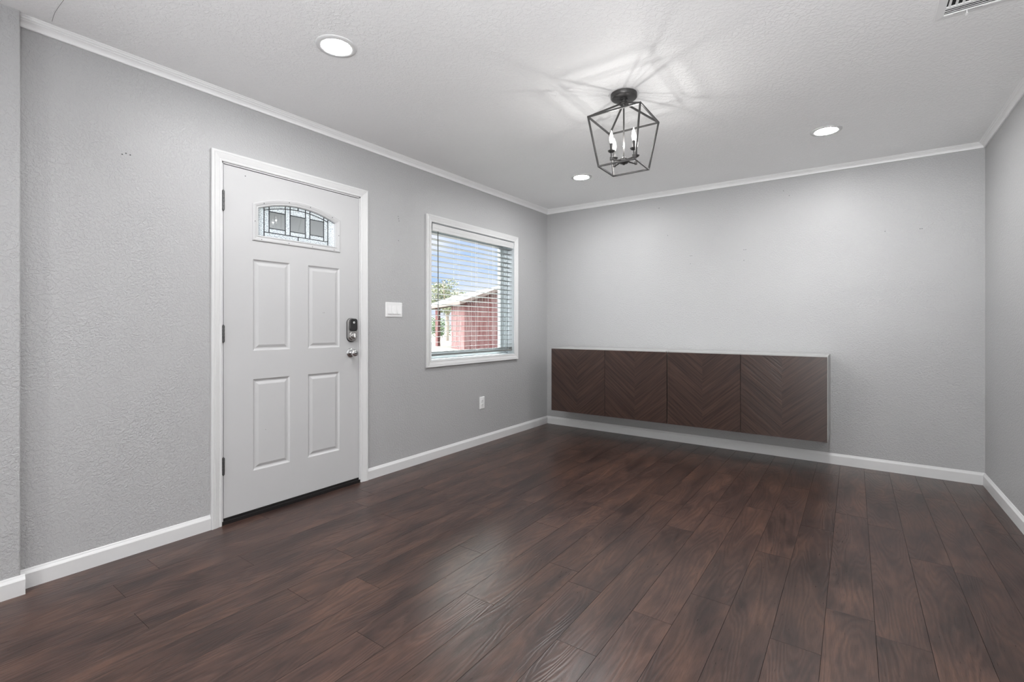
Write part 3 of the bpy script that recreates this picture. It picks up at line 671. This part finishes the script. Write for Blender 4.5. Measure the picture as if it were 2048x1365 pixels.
# ================================================================== window
win = empty('window_1', (0, 0, 0), label='white vinyl window set deep in the left wall', cat='window', kind='structure')
mb = MB()   # plaster/vinyl reveal
for a, b in (((-.19, WIN_Y0, WIN_Z0), (-.001, WIN_Y1, WIN_Z0+.004)), ((-.19, WIN_Y0, WIN_Z1-.004), (-.001, WIN_Y1, WIN_Z1)), ((-.19, WIN_Y0, WIN_Z0), (-.001, WIN_Y0+.004, WIN_Z1)), ((-.19, WIN_Y1-.004, WIN_Z0), (-.001, WIN_Y1, WIN_Z1))): mb.box(a, b)
mb.build('window_reveal', M_VINYL, win)
mb = MB(); FR = [(WIN_Y0+.004, WIN_Z0+.004), (WIN_Y1-.004, WIN_Z0+.004), (WIN_Y1-.004, WIN_Z1-.004), (WIN_Y0+.004, WIN_Z1-.004)]
sweep(mb, FR, [(0, -.085), (-.012, -.085), (-.012, -.100), (-.020, -.100), (-.020, -.118), (-.030, -.118), (-.030, -.150), (-.034, -.150), (-.034, -.185), (0, -.185)], ON_LEFT)
wf = mb.build('window_frame', M_VINYL, win)
mb = MB(); FR2 = offset_poly(FR, -.030)
sweep(mb, FR2, [(0, -.128), (-.022, -.128), (-.028, -.134), (-.028, -.158), (0, -.158)], ON_LEFT)
mb.build('sash', M_VINYL, win)
mb = MB(); p = offset_poly(FR2, -.020); mb.face([(-.145, *q) for q in p]); mb.build('glass_pane', M_GLASS, win)

# ---- horizontal blind
BX = -.043
bl = empty('window_blind', (BX, (WIN_Y0+WIN_Y1)/2, WIN_Z1), label='white horizontal slat blind lowered inside the window, slats open', cat='blind')
def bb(mb, *a, **k): return mb.build(*a, **k)
def local(mb): mb.v = [(x-BX, y-(WIN_Y0+WIN_Y1)/2, z-WIN_Z1) for x, y, z in mb.v]
Y0, Y1 = WIN_Y0+.010, WIN_Y1-.008
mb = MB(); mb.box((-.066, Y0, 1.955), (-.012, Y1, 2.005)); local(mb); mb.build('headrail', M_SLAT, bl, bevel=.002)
mb = MB()
VP = [(-.0095, 1.942), (-.0035, 1.942), (-.0020, 1.948), (-.0025, 1.962), (-.0010, 1.968), (-.0010, 1.990), (-.0030, 1.996), (-.0020, 2.004), (-.0095, 2.004)]
YV0, YV1 = WIN_Y0+.022, WIN_Y1-.005
for i in range(len(VP)):
    a, b = VP[i], VP[(i+1) % len(VP)]
    mb.face([(a[0], YV0, a[1]), (b[0], YV0, b[1]), (b[0], YV1, b[1]), (a[0], YV1, a[1])])
mb.face([(p[0], YV0, p[1]) for p in VP]); mb.face([(p[0], YV1, p[1]) for p in VP]); local(mb); mb.build('valance', M_VAL, bl)
mb = MB(); mb.box((-.060, WIN_Y0+.006, 1.965), (-.004, WIN_Y0+.0085, 2.008)); mb.box((-.030, WIN_Y0+.0085, 1.975), (-.012, WIN_Y0+.018, 1.992), 1); local(mb); mb.build('end_bracket', [M_NICKEL, M_HINGE], bl)
mb = MB(); tilt = math.radians(5)
def slat(mb, zc, w=.048, th=.0024):
    ct, st = math.cos(tilt), math.sin(tilt); top = []; bot = []
    for i in range(5):
        s = (i/4-.5)*w; cr_ = .0015*(1-(2*s/w)**2)
        x, z = s*ct, s*st
        top.append((BX+x, zc+z+th/2+cr_)); bot.append((BX+x, zc+z-th/2+cr_))
    ring = bot+top[::-1]
    for i in range(len(ring)):
        a, b = ring[i], ring[(i+1) % len(ring)]
        mb.face([(a[0], Y0, a[1]), (b[0], Y0, b[1]), (b[0], Y1, b[1]), (a[0], Y1, a[1])])
    mb.face([(p[0], Y0, p[1]) for p in ring]); mb.face([(p[0], Y1, p[1]) for p in ring])
zsl = []
z = 1.925
while z > .925: slat(mb, z); zsl.append(z); z -= .0468
for k in range(3): slat(mb, .897+k*.0055)
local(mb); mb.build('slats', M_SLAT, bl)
mb = MB()
for i in range(1):
    ct, st = math.cos(tilt), math.sin(tilt)
    R_ = [(-.026, -.009), (.026, -.009), (.027, -.003), (.026, .008), (-.026, .008), (-.027, -.003)]
    R_ = [(BX+a*ct-b*st, .880+a*st+b*ct) for a, b in R_]
    for q in range(6):
        a, b = R_[q], R_[(q+1) % 6]; mb.face([(a[0], Y0, a[1]), (b[0], Y0, b[1]), (b[0], Y1, b[1]), (a[0], Y1, a[1])])
    mb.face([(p_[0], Y0, p_[1]) for p_ in R_]); mb.face([(p_[0], Y1, p_[1]) for p_ in R_])
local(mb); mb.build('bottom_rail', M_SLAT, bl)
mb = MB()
for y in (-1.52, -1.27, -1.01):
    for dx in (-.026, .026): mb.tube([(BX+dx, y, 1.95), (BX+dx, y, .885)], .0007, 5)
    mb.tube([(BX+.027, y+.02, 1.95), (BX+.027, y+.02, .885)], .0006, 5)
local(mb); mb.build('ladder_cords', M_PLASTIC, bl)
mb = MB(); mb.tube([(-.006, -1.790, 1.945), (-.004, -1.789, 1.6), (-.004, -1.788, 1.197)], .0042, 6); mb.tube([(-.02, -1.79, 1.96), (-.006, -1.79, 1.955), (-.006, -1.79, 1.940)], .002, 6); local(mb)
mb.build('tilt_wand', M_WAND, bl)

# ================================================================== switch and outlet
sy, sz = -2.279, 1.256
sw = empty('light_switch', (0, sy, sz), label='white three-gang light switch beside the front door', cat='light switch')
mb = MB(); P = rrect(-.082, .082, -.0575, .0575, .003, 3)
sweep(mb, P, [(0, 0), (0, .003), (-.004, .006)], ON_LEFT); mb.face([(.006, *p) for p in offset_poly(P, -.004)])
for k in (-1, 0, 1):
    for z in (-.049, .049): mb.lathe([(.0028, .0055), (.0028, .0068)], (0, k*.046, z), 'x', 10)
mb.build('cover_plate', M_PLASTIC, sw)
for k in (-1, 0, 1):
    mb = MB(); y = k*.046
    mb.face([(.0062, y-.0165, -.033), (.0062, y+.0165, -.033), (.0062, y+.0165, .033), (.0062, y-.0165, .033)])
    a, b = .0150, .0066
    q = [(a, y-.0155, -.032), (a, y+.0155, -.032), (b, y+.0155, .032), (b, y-.0155, .032)]; r = [(.006, *v[1:]) for v in q]
    mb.face(q)
    for i in range(4): mb.face([q[i], q[(i+1) % 4], r[(i+1) % 4], r[i]])
    mb.build('rocker', M_PLASTIC, sw)
ou = empty('wall_outlet', (0, -1.199, .393), label='white duplex power outlet low on the wall below the window', cat='outlet')
mb = MB(); P = rrect(-.036, .036, -.0575, .0575, .003, 3)
sweep(mb, P, [(0, 0), (0, .003), (-.004, .006)], ON_LEFT); mb.face([(.006, *p) for p in offset_poly(P, -.004)]); mb.build('cover_plate', M_PLASTIC, ou)
for z in (-.0195, .0195):
    mb = MB(); mb.lathe([(.0165, .005), (.0165, .0085), (.015, .0095)], (0, 0, z), 'x', 24)
    for y in (-.006, .006): mb.box((.0096, y-.001, z-.003), (.0100, y+.001, z+.006), 1)
    mb.lathe([(.0022, .0096), (.0022, .0100)], (0, 0, z-.009), 'x', 10, 1)
    mb.build('receptacle', [M_PLASTIC, M_HINGE], ou)

# ================================================================== floating cabinets
CD, CZ0, CZ1 = .400, .246, .902
def cabinet(x0, w, label):
    c = empty('wall_cabinet', (x0, 0, CZ0), label=label, cat='cabinet')
    c['group'] = 'floating cabinets on the back wall'
    H = CZ1-CZ0; t = .018
    mb = MB(); D = -CD
    di, dj = (.03, 0) if x0 > 1 else (0, .03)
    mb.box((0, D+di, 0), (t, -.001, H)); mb.box((w-t, D+dj, 0), (w, -.001, H)); mb.box((t, D, H-t), (w-t, -.001, H)); mb.box((t, D, 0), (w-t, -.001, t)); mb.box((t, -.012, t), (w-t, -.001, H-t))
    mb.box((w/2-t/2, D+.01, t), (w/2+t/2, -.012, H-t)); mb.box((t, D+.02, H/2), (w-t, -.012, H/2+t))
    mb.build('body', M_CARC, c, bevel=.0015)
    dw = w/2; dh = H-.010
    for k in range(2):
        mb = MB(); g = .0018
        a, b = k*dw+g, (k+1)*dw-g
        if k == 0 and x0 > 1: a += .0006
        if k == 1 and x0 > 1: b -= .004
        fr, bk = D-.0195, D-.0015; z0, z1 = -.003, dh
        mb.face([(a, fr, z0), (b, fr, z0), (b, fr, z1), (a, fr, z1)], 0)
        mb.face([(a, bk, z0), (b, bk, z0), (b, bk, z1), (a, bk, z1)], 1)
        mb.face([(a, fr, z0), (b, fr, z0), (b, bk, z0), (a, bk, z0)], 1); mb.face([(a, fr, z1), (b, fr, z1), (b, bk, z1), (a, bk, z1)], 1)
        mb.face([(a, fr, z0), (a, fr, z1), (a, bk, z1), (a, bk, z0)], 1); mb.face([(b, fr, z0), (b, fr, z1), (b, bk, z1), (b, bk, z0)], 1)
        d = mb.build('door', [M_CHEV, M_EDGE], c)
        ul = d.data.uv_layers.new(name='UVMap'); cx_ = (a+b)/2
        for li, l in enumerate(d.data.loops):
            v = d.data.vertices[l.vertex_index].co; ul.data[li].uv = (v.x-cx_, v.z)
    return c
cabinet(.308, 1.2175, 'dark chevron wood floating cabinet at left, beside the room corner')
cabinet(1.5285, 1.2175, 'dark chevron wood floating cabinet at right, open wall on its right')

# ================================================================== lantern light
LX, LY = 1.832, -2.159; LZ = ceil_z(LX, LY)
lan = empty('lantern_light', (LX, LY, LZ), label='black open cage lantern ceiling light with four candle bulbs', cat='ceiling light')
zl = lambda z: z-LZ
mb = MB(); mb.lathe([(.074, .0005), (.074, -.020), (.071, -.024), (.066, -.0265), (.022, -.0275)], n=48); mb.build('canopy', M_BLACK, lan, smooth=40)
mb = MB(); mb.lathe([(.021, -.026), (.021, -.034), (.015, -.036), (.015, -.046), (.024, -.048), (.026, -.052), (.026, -.058), (.012, -.061), (.010, -.075), (.0055, -.077)], n=28)
mb.lathe([(.0045, -.07), (.0045, zl(2.075))], n=14); mb.build('stem', M_BLACK, lan, smooth=40)
mb = MB(); a, b, zt, zb = .1513, .108, zl(2.314), zl(2.038); bw = .0085
rz = .0126; ct, st = math.cos(rz), math.sin(rz)
def rot(x, y, z): return (x*ct-y*st, x*st+y*ct, z)
TC = [rot(sx*a, sy_*a, zt) for sx, sy_ in ((-1, -1), (1, -1), (1, 1), (-1, 1))]; BC = [rot(sx*b, sy_*b, zb) for sx, sy_ in ((-1, -1), (1, -1), (1, 1), (-1, 1))]
for i in range(4):
    j = (i+1) % 4
    mb.bar(TC[i], TC[j], bw); mb.bar(BC[i], BC[j], bw); mb.bar(TC[i], BC[i], bw)
    hx = Vector((TC[i][0], TC[i][1], 0)).normalized()*.018; mb.bar(TC[i], (hx.x, hx.y, -.056), bw)
    mb.box([TC[i][k]-bw/2 for k in range(3)], [TC[i][k]+bw/2 for k in range(3)]); mb.box([BC[i][k]-bw/2 for k in range(3)], [BC[i][k]+bw/2 for k in range(3)])
mb.build('cage', M_BLACK, lan)
mb = MB(); z = zl(2.075); mb.lathe([(.006, z-.020), (.009, z-.016), (.022, z-.012), (.027, z-.006), (.027, z+.002), (.020, z+.008), (.020, z+.014), (.010, z+.020), (.006, z+.026)], n=28); mb.build('hub', M_BLACK, lan, smooth=40)
for k in range(4):
    an = math.radians(60.6+90*k); ux, uy = math.cos(an), math.sin(an); ro = .087
    mb = MB(); zc = zl(2.082)
    mb.tube([(ux*.018, uy*.018, zc), (ux*.045, uy*.045, zc-.006), (ux*.070, uy*.070, zc-.008), (ux*(ro-.004), uy*(ro-.004), zc-.006), (ux*ro, uy*ro, zc+.002), (ux*ro, uy*ro, zl(2.112))], .0042, 8)
    mb.lathe([(.0085, zc-.012), (.0085, zc+.004), (.006, zc+.006)], (ux*ro, uy*ro, 0), n=14)
    arm = mb.build('arm', M_BLACK, lan, smooth=50)
    mb = MB(); z = zl(2.112); mb.lathe([(.005, z-.002), (.010, z), (.017, z+.004), (.0205, z+.010), (.019, z+.010), (.010, z+.005), (.007, z+.006)], (ux*ro, uy*ro, 0), n=24); mb.build('drip_cup', M_BLACK, arm, smooth=50)
    mb = MB(); z = zl(2.118); mb.lathe([(.0078, z), (.0078, z+.044), (.006, z+.046)], (ux*ro, uy*ro, 0), n=18); mb.build('candle_sleeve', M_BLACK, arm, smooth=50)
    mb = MB(); z = zl(2.163); mb.lathe([(.0065, z), (.0085, z+.006), (.0115, z+.018), (.0122, z+.028), (.0106, z+.042), (.0066, z+.058), (.0028, z+.070), (.0008, z+.076)], (ux*ro, uy*ro, 0), n=14); mb.build('candle_bulb', M_BULBG, arm, smooth=60)
    pl = bpy.data.lights.new('filament', 'POINT'); pl.energy = BULB_WATTS; pl.shadow_soft_size = .006; pl.color = (1, .985, .965)
    # an upright filament shines least along its own axis
    pl.use_nodes = True; ln = pl.node_tree; em = [q for q in ln.nodes if q.type == 'EMISSION'][0]
    tcn = ln.nodes.new('ShaderNodeTexCoord'); sx = ln.nodes.new('ShaderNodeSeparateXYZ'); ln.links.new(tcn.outputs['Normal'], sx.inputs[0])
    sq = ln.nodes.new('ShaderNodeMath'); sq.operation = 'MULTIPLY'; ln.links.new(sx.outputs['Z'], sq.inputs[0]); ln.links.new(sx.outputs['Z'], sq.inputs[1])
    om = ln.nodes.new('ShaderNodeMath'); om.operation = 'SUBTRACT'; om.use_clamp = True; om.inputs[0].default_value = 1.0; ln.links.new(sq.outputs[0], om.inputs[1])
    pw = ln.nodes.new('ShaderNodeMath'); pw.operation = 'POWER'; pw.inputs[1].default_value = 1.1; ln.links.new(om.outputs[0], pw.inputs[0]); ln.links.new(pw.outputs[0], em.inputs['Strength'])
    po = bpy.data.objects.new('filament', pl); COL.objects.link(po); po.parent = arm; po.location = (ux*ro, uy*ro, z+.030)

# ================================================================== recessed lights
def downlight(x, y, label, mat=M_LED, group=None):
    z = ceil_z(x, y); r = empty('recessed_light', (x, y, z), label=label, cat='ceiling light', group=group)
    mb = MB(); mb.lathe([(.092, .001), (.092, -.003), (.089, -.006), (.073, -.0075), (.066, -.0055)], n=56, cap=False); mb.build('trim_ring', M_TRIM, r, smooth=40)
    mb = MB(); mb.lathe([(.067, -.0045), (.05, -.0062), (.025, -.0070), (.004, -.0072)], n=40, cap=True); mb.build('diffuser', mat, r, smooth=40)
    return r
G = 'recessed ceiling lights'
downlight(.909, -3.402, 'round recessed light nearest the front door, largest of the three', group=G)
downlight(.918, -.914, 'small round recessed light near the far left corner', group=G)
downlight(2.752, -.891, 'round recessed light at right, between lantern and right wall', group=G)
downlight(2.75, -3.40, 'round recessed light above the viewer', group=G)
for x in (.91, 2.75): downlight(x, -5.9, 'round recessed light added in the unseen rear half as room fill', M_LEDFILL, G)  # extra pair added behind the viewer to brighten the room

# ================================================================== ceiling register
vx, vy = 3.345, -2.155; vz = ceil_z(vx, vy)
ve = empty('air_vent', (3.184, -2.012, vz), label='white metal ceiling air register at the top right edge', cat='air vent')
VW, VD = .36, .26
mb = MB(); R0 = [(0, -VD), (VW, -VD), (VW, 0), (0, 0)]
sweep(mb, R0, [(0, .002), (0, -.003), (-.003, -.005), (-.030, -.0075), (-.032, -.004), (-.032, .0)], lambda x, y, h: (x, y, h)); mb.build('vent_frame', M_PLASTIC, ve)
mb = MB(); mb.box((.03, -VD+.03, -.0012), (VW-.03, -.03, -.0006)); mb.build('duct_shade', M_DARK, ve)  # black sheet standing in for the shade inside the duct
mb = MB()
for i in range(4): mb.bar((.031, -.036-i*.014, -.0058+.0), (VW-.031, -.036-i*.014, -.0058), .012, .0014, up=(0, -.35, 1))
mb.box((.031, -.094, -.008), (VW-.031, -.088, -.002))
for i in range(14): 
    x = .041+i*.0214
    if x < VW-.035: mb.bar((x, -.094, -.005), (x, -VD+.031, -.005), .009, .0012, up=(.75, 0, 1))
mb.build('louvers', M_PLASTIC, ve)
mb = MB(); mb.bar((.060, -.0285, -.0078), (.150, -.0285, -.0078), .0022, .001, mi=1); mb.bar((.103, -.030, -.006), (.103, -.028, -.018), .008, .003); mb.bar((.103, -.028, -.018), (.103, -.016, -.022), .008, .003)
mb.build('damper_lever', [M_PLASTIC, M_HINGE], ve)

# ================================================================== outside
mb = MB(); mb.box((-90, -30, -.5), (-.19, 90, -.3)); tag(mb.build('lawn', M_GRASS), 'pale grass yard outside the window', 'ground', kind='structure')
mb = MB(); mb.box((-6.5, -2.18, -.34), (-.19, 7, -.24)); tag(mb.build('bounce_strip', M_BOUNCE), 'grey ground strip added right outside the window, unseen, to bounce light in', 'ground', kind='structure')  # unseen strip added to throw light up through the window
mb = MB(); mb.box((-2.3, -4.4, -.28), (-.19, -2.2, -.16)); mb.box((-2.3, -4.4, 2.36), (-.20, -2.2, 2.42)); mb.box((-2.3, -4.4, 2.28), (-2.22, -2.2, 2.36)); mb.box((-2.3, -2.27, -.16), (-.20, -2.2, 2.36)); mb.box((-2.3, -4.4, -.16), (-2.18, -4.28, 2.36))
tag(mb.build('porch', M_PORCH), 'grey covered porch beyond the glass of the front door', 'porch', kind='structure')
# red shed
L0 = Vector((-15.7, 16.4, 0)); ul_ = Vector((-.851, .525, 0)); vr = Vector((.525, .851, 0))
shed = empty('red_shed', (-15.7, 16.4, -.3), label='red board shed with white metal roof seen through the blind', cat='shed')
def SP(a, b, z): p = ul_*a+vr*b; return (p.x, p.y, z)
EH, RH, WD, LN = 2.92, 3.96, 6.0, 12.0; OPEN = 2.85
mb = MB()
def boards(p0, p1, zt0, zt1, n):
    for i in range(n):
        a = p0.lerp(p1, i/n); b = p0.lerp(p1, (i+.94)/n); d = (p1-p0).normalized(); nn = Vector((-d.y, d.x, 0))*.03
        za, zb_ = zt0+(zt1-zt0)*i/n, zt0+(zt1-zt0)*(i+.94)/n
        mb.face([(a.x, a.y, 0), (b.x, b.y, 0), (b.x, b.y, zb_), (a.x, a.y, za)])
        c = p0.lerp(p1, (i+.94)/n); e = p0.lerp(p1, (i+1)/n); zc_ = zb_
        mb.face([(c.x+nn.x, c.y+nn.y, 0), (e.x+nn.x, e.y+nn.y, 0), (e.x+nn.x, e.y+nn.y, zc_), (c.x+nn.x, c.y+nn.y, zc_)])
V0 = Vector((0, 0, 0))
boards(V0, ul_*OPEN, EH, EH, 14); boards(V0, vr*WD/2, EH, RH, 16); boards(vr*WD/2, vr*WD, RH, EH, 16)
boards(ul_*OPEN, ul_*OPEN+vr*WD, EH, EH, 20); boards(vr*WD, vr*WD+ul_*OPEN, EH, EH, 12)
mb.build('shed_wall', M_BARN, shed)
mb = MB(); ov = .35; sl_ = (RH-EH)/(WD/2)
for s in (0, 1):
    e_b = -ov if s == 0 else WD+ov; z_e = EH-ov*sl_+.06; z_r = RH+.06
    mb.face([SP(-ov, e_b, z_e), SP(LN, e_b, z_e), SP(LN, WD/2, z_r), SP(-ov, WD/2, z_r)])
    mb.face([SP(-ov, e_b, z_e-.04), SP(LN, e_b, z_e-.04), SP(LN, WD/2, z_r-.04), SP(-ov, WD/2, z_r-.04)])
mb.build('shed_roof', M_BARNROOF, shed)
mb = MB(); z_e = EH-ov*sl_
mb.bar(SP(-ov, -ov, z_e-.02), SP(-ov, WD/2, RH-.02), .04, .20); mb.bar(SP(-ov, WD/2, RH-.02), SP(-ov, WD+ov, z_e-.02), .04, .20); mb.bar(SP(-ov, -ov, z_e-.02), SP(LN, -ov, z_e-.02), .04, .20)
mb.bar(SP(OPEN, 0, EH-.15), SP(LN, 0, EH-.15), .1, .25)
mb.build('shed_fascia', M_BARNTRIM, shed)
for a in (6.4, 9.6): 
    mb = MB(); mb.bar(SP(a, 0, 0), SP(a, 0, EH), .25, .25); mb.build('shed_post', M_BARN, shed)
# low white fence and foliage in the opening and behind
def leaves(mb, c, r, n, size, rnd):
    for _ in range(n):
        while True:
            d = Vector((rnd.uniform(-1, 1), rnd.uniform(-1, 1), rnd.uniform(-1, 1)))
            if .25 < d.length < 1: break
        p = Vector(c)+Vector((d.x*r[0], d.y*r[1], d.z*r[2]))
        a = Vector((rnd.uniform(-1, 1), rnd.uniform(-1, 1), rnd.uniform(-1, 1))).normalized(); b = a.orthogonal().normalized()
        s = size*rnd.uniform(.6, 1.3)
        mb.face([p-a*s, p+b*s*.45+a*.1*s, p+a*s, p-b*s*.45-a*.1*s])
rnd = random.Random(11)
def dirpt(px, D): 
    t = (px-1024)/954.6; return Vector((2.905+D*(-.5824+.8129*t), -4.758+D*(.8129+.5824*t), 0))
tb = dirpt(893, 46); tree = empty('tree', (tb.x, tb.y, -.3), label='pale olive tree rising behind the shed roof', cat='tree')
mb = MB(); mb.tube([(0, 0, 0), (.1, 0, 1.5), (0, .1, 3.2)], [.25, .2, .13], 8)
for k in range(6):
    a = k*1.05; mb.tube([(0, .05, 2.2+k*.15), (math.cos(a)*.9, math.sin(a)*.9, 3.6+.1*k), (math.cos(a)*1.6, math.sin(a)*1.6, 4.8+.2*k)], [.1, .06, .02], 6)
mb.build('trunk', M_BARK, tree)
mb = MB()
for k in range(26):
    a = rnd.uniform(0, 2*pi); rr = rnd.uniform(0, 1.9); zz = rnd.uniform(3.2, 5.9)-rr*.35
    leaves(mb, (math.cos(a)*rr, math.sin(a)*rr, zz), (.75, .75, .55), 110, .13, rnd)
mb.build('foliage', M_LEAF, tree)
for i, (px, D, hgt, lab) in enumerate(((872, 52, 2.0, 'green bush seen through the open shed bay, left one'), (884, 57, 1.8, 'green bush seen through the open shed bay, right one'))):
    c = dirpt(px, D); b_ = empty('bush', (c.x, c.y, -.3), label=lab, cat='bush', group='bushes behind the shed')
    mb = MB()
    for k in range(10): leaves(mb, (rnd.uniform(-.7, .7), rnd.uniform(-.7, .7), rnd.uniform(.5, hgt*1.2)), (.6, .6, .5), 80, .12, rnd)
    mb.build('foliage', M_HEDGE, b_)
    mb = MB(); mb.tube([(0, 0, 0), (0, .05, hgt*.6)], [.08, .04], 6); mb.build('stem', M_BARK, b_)
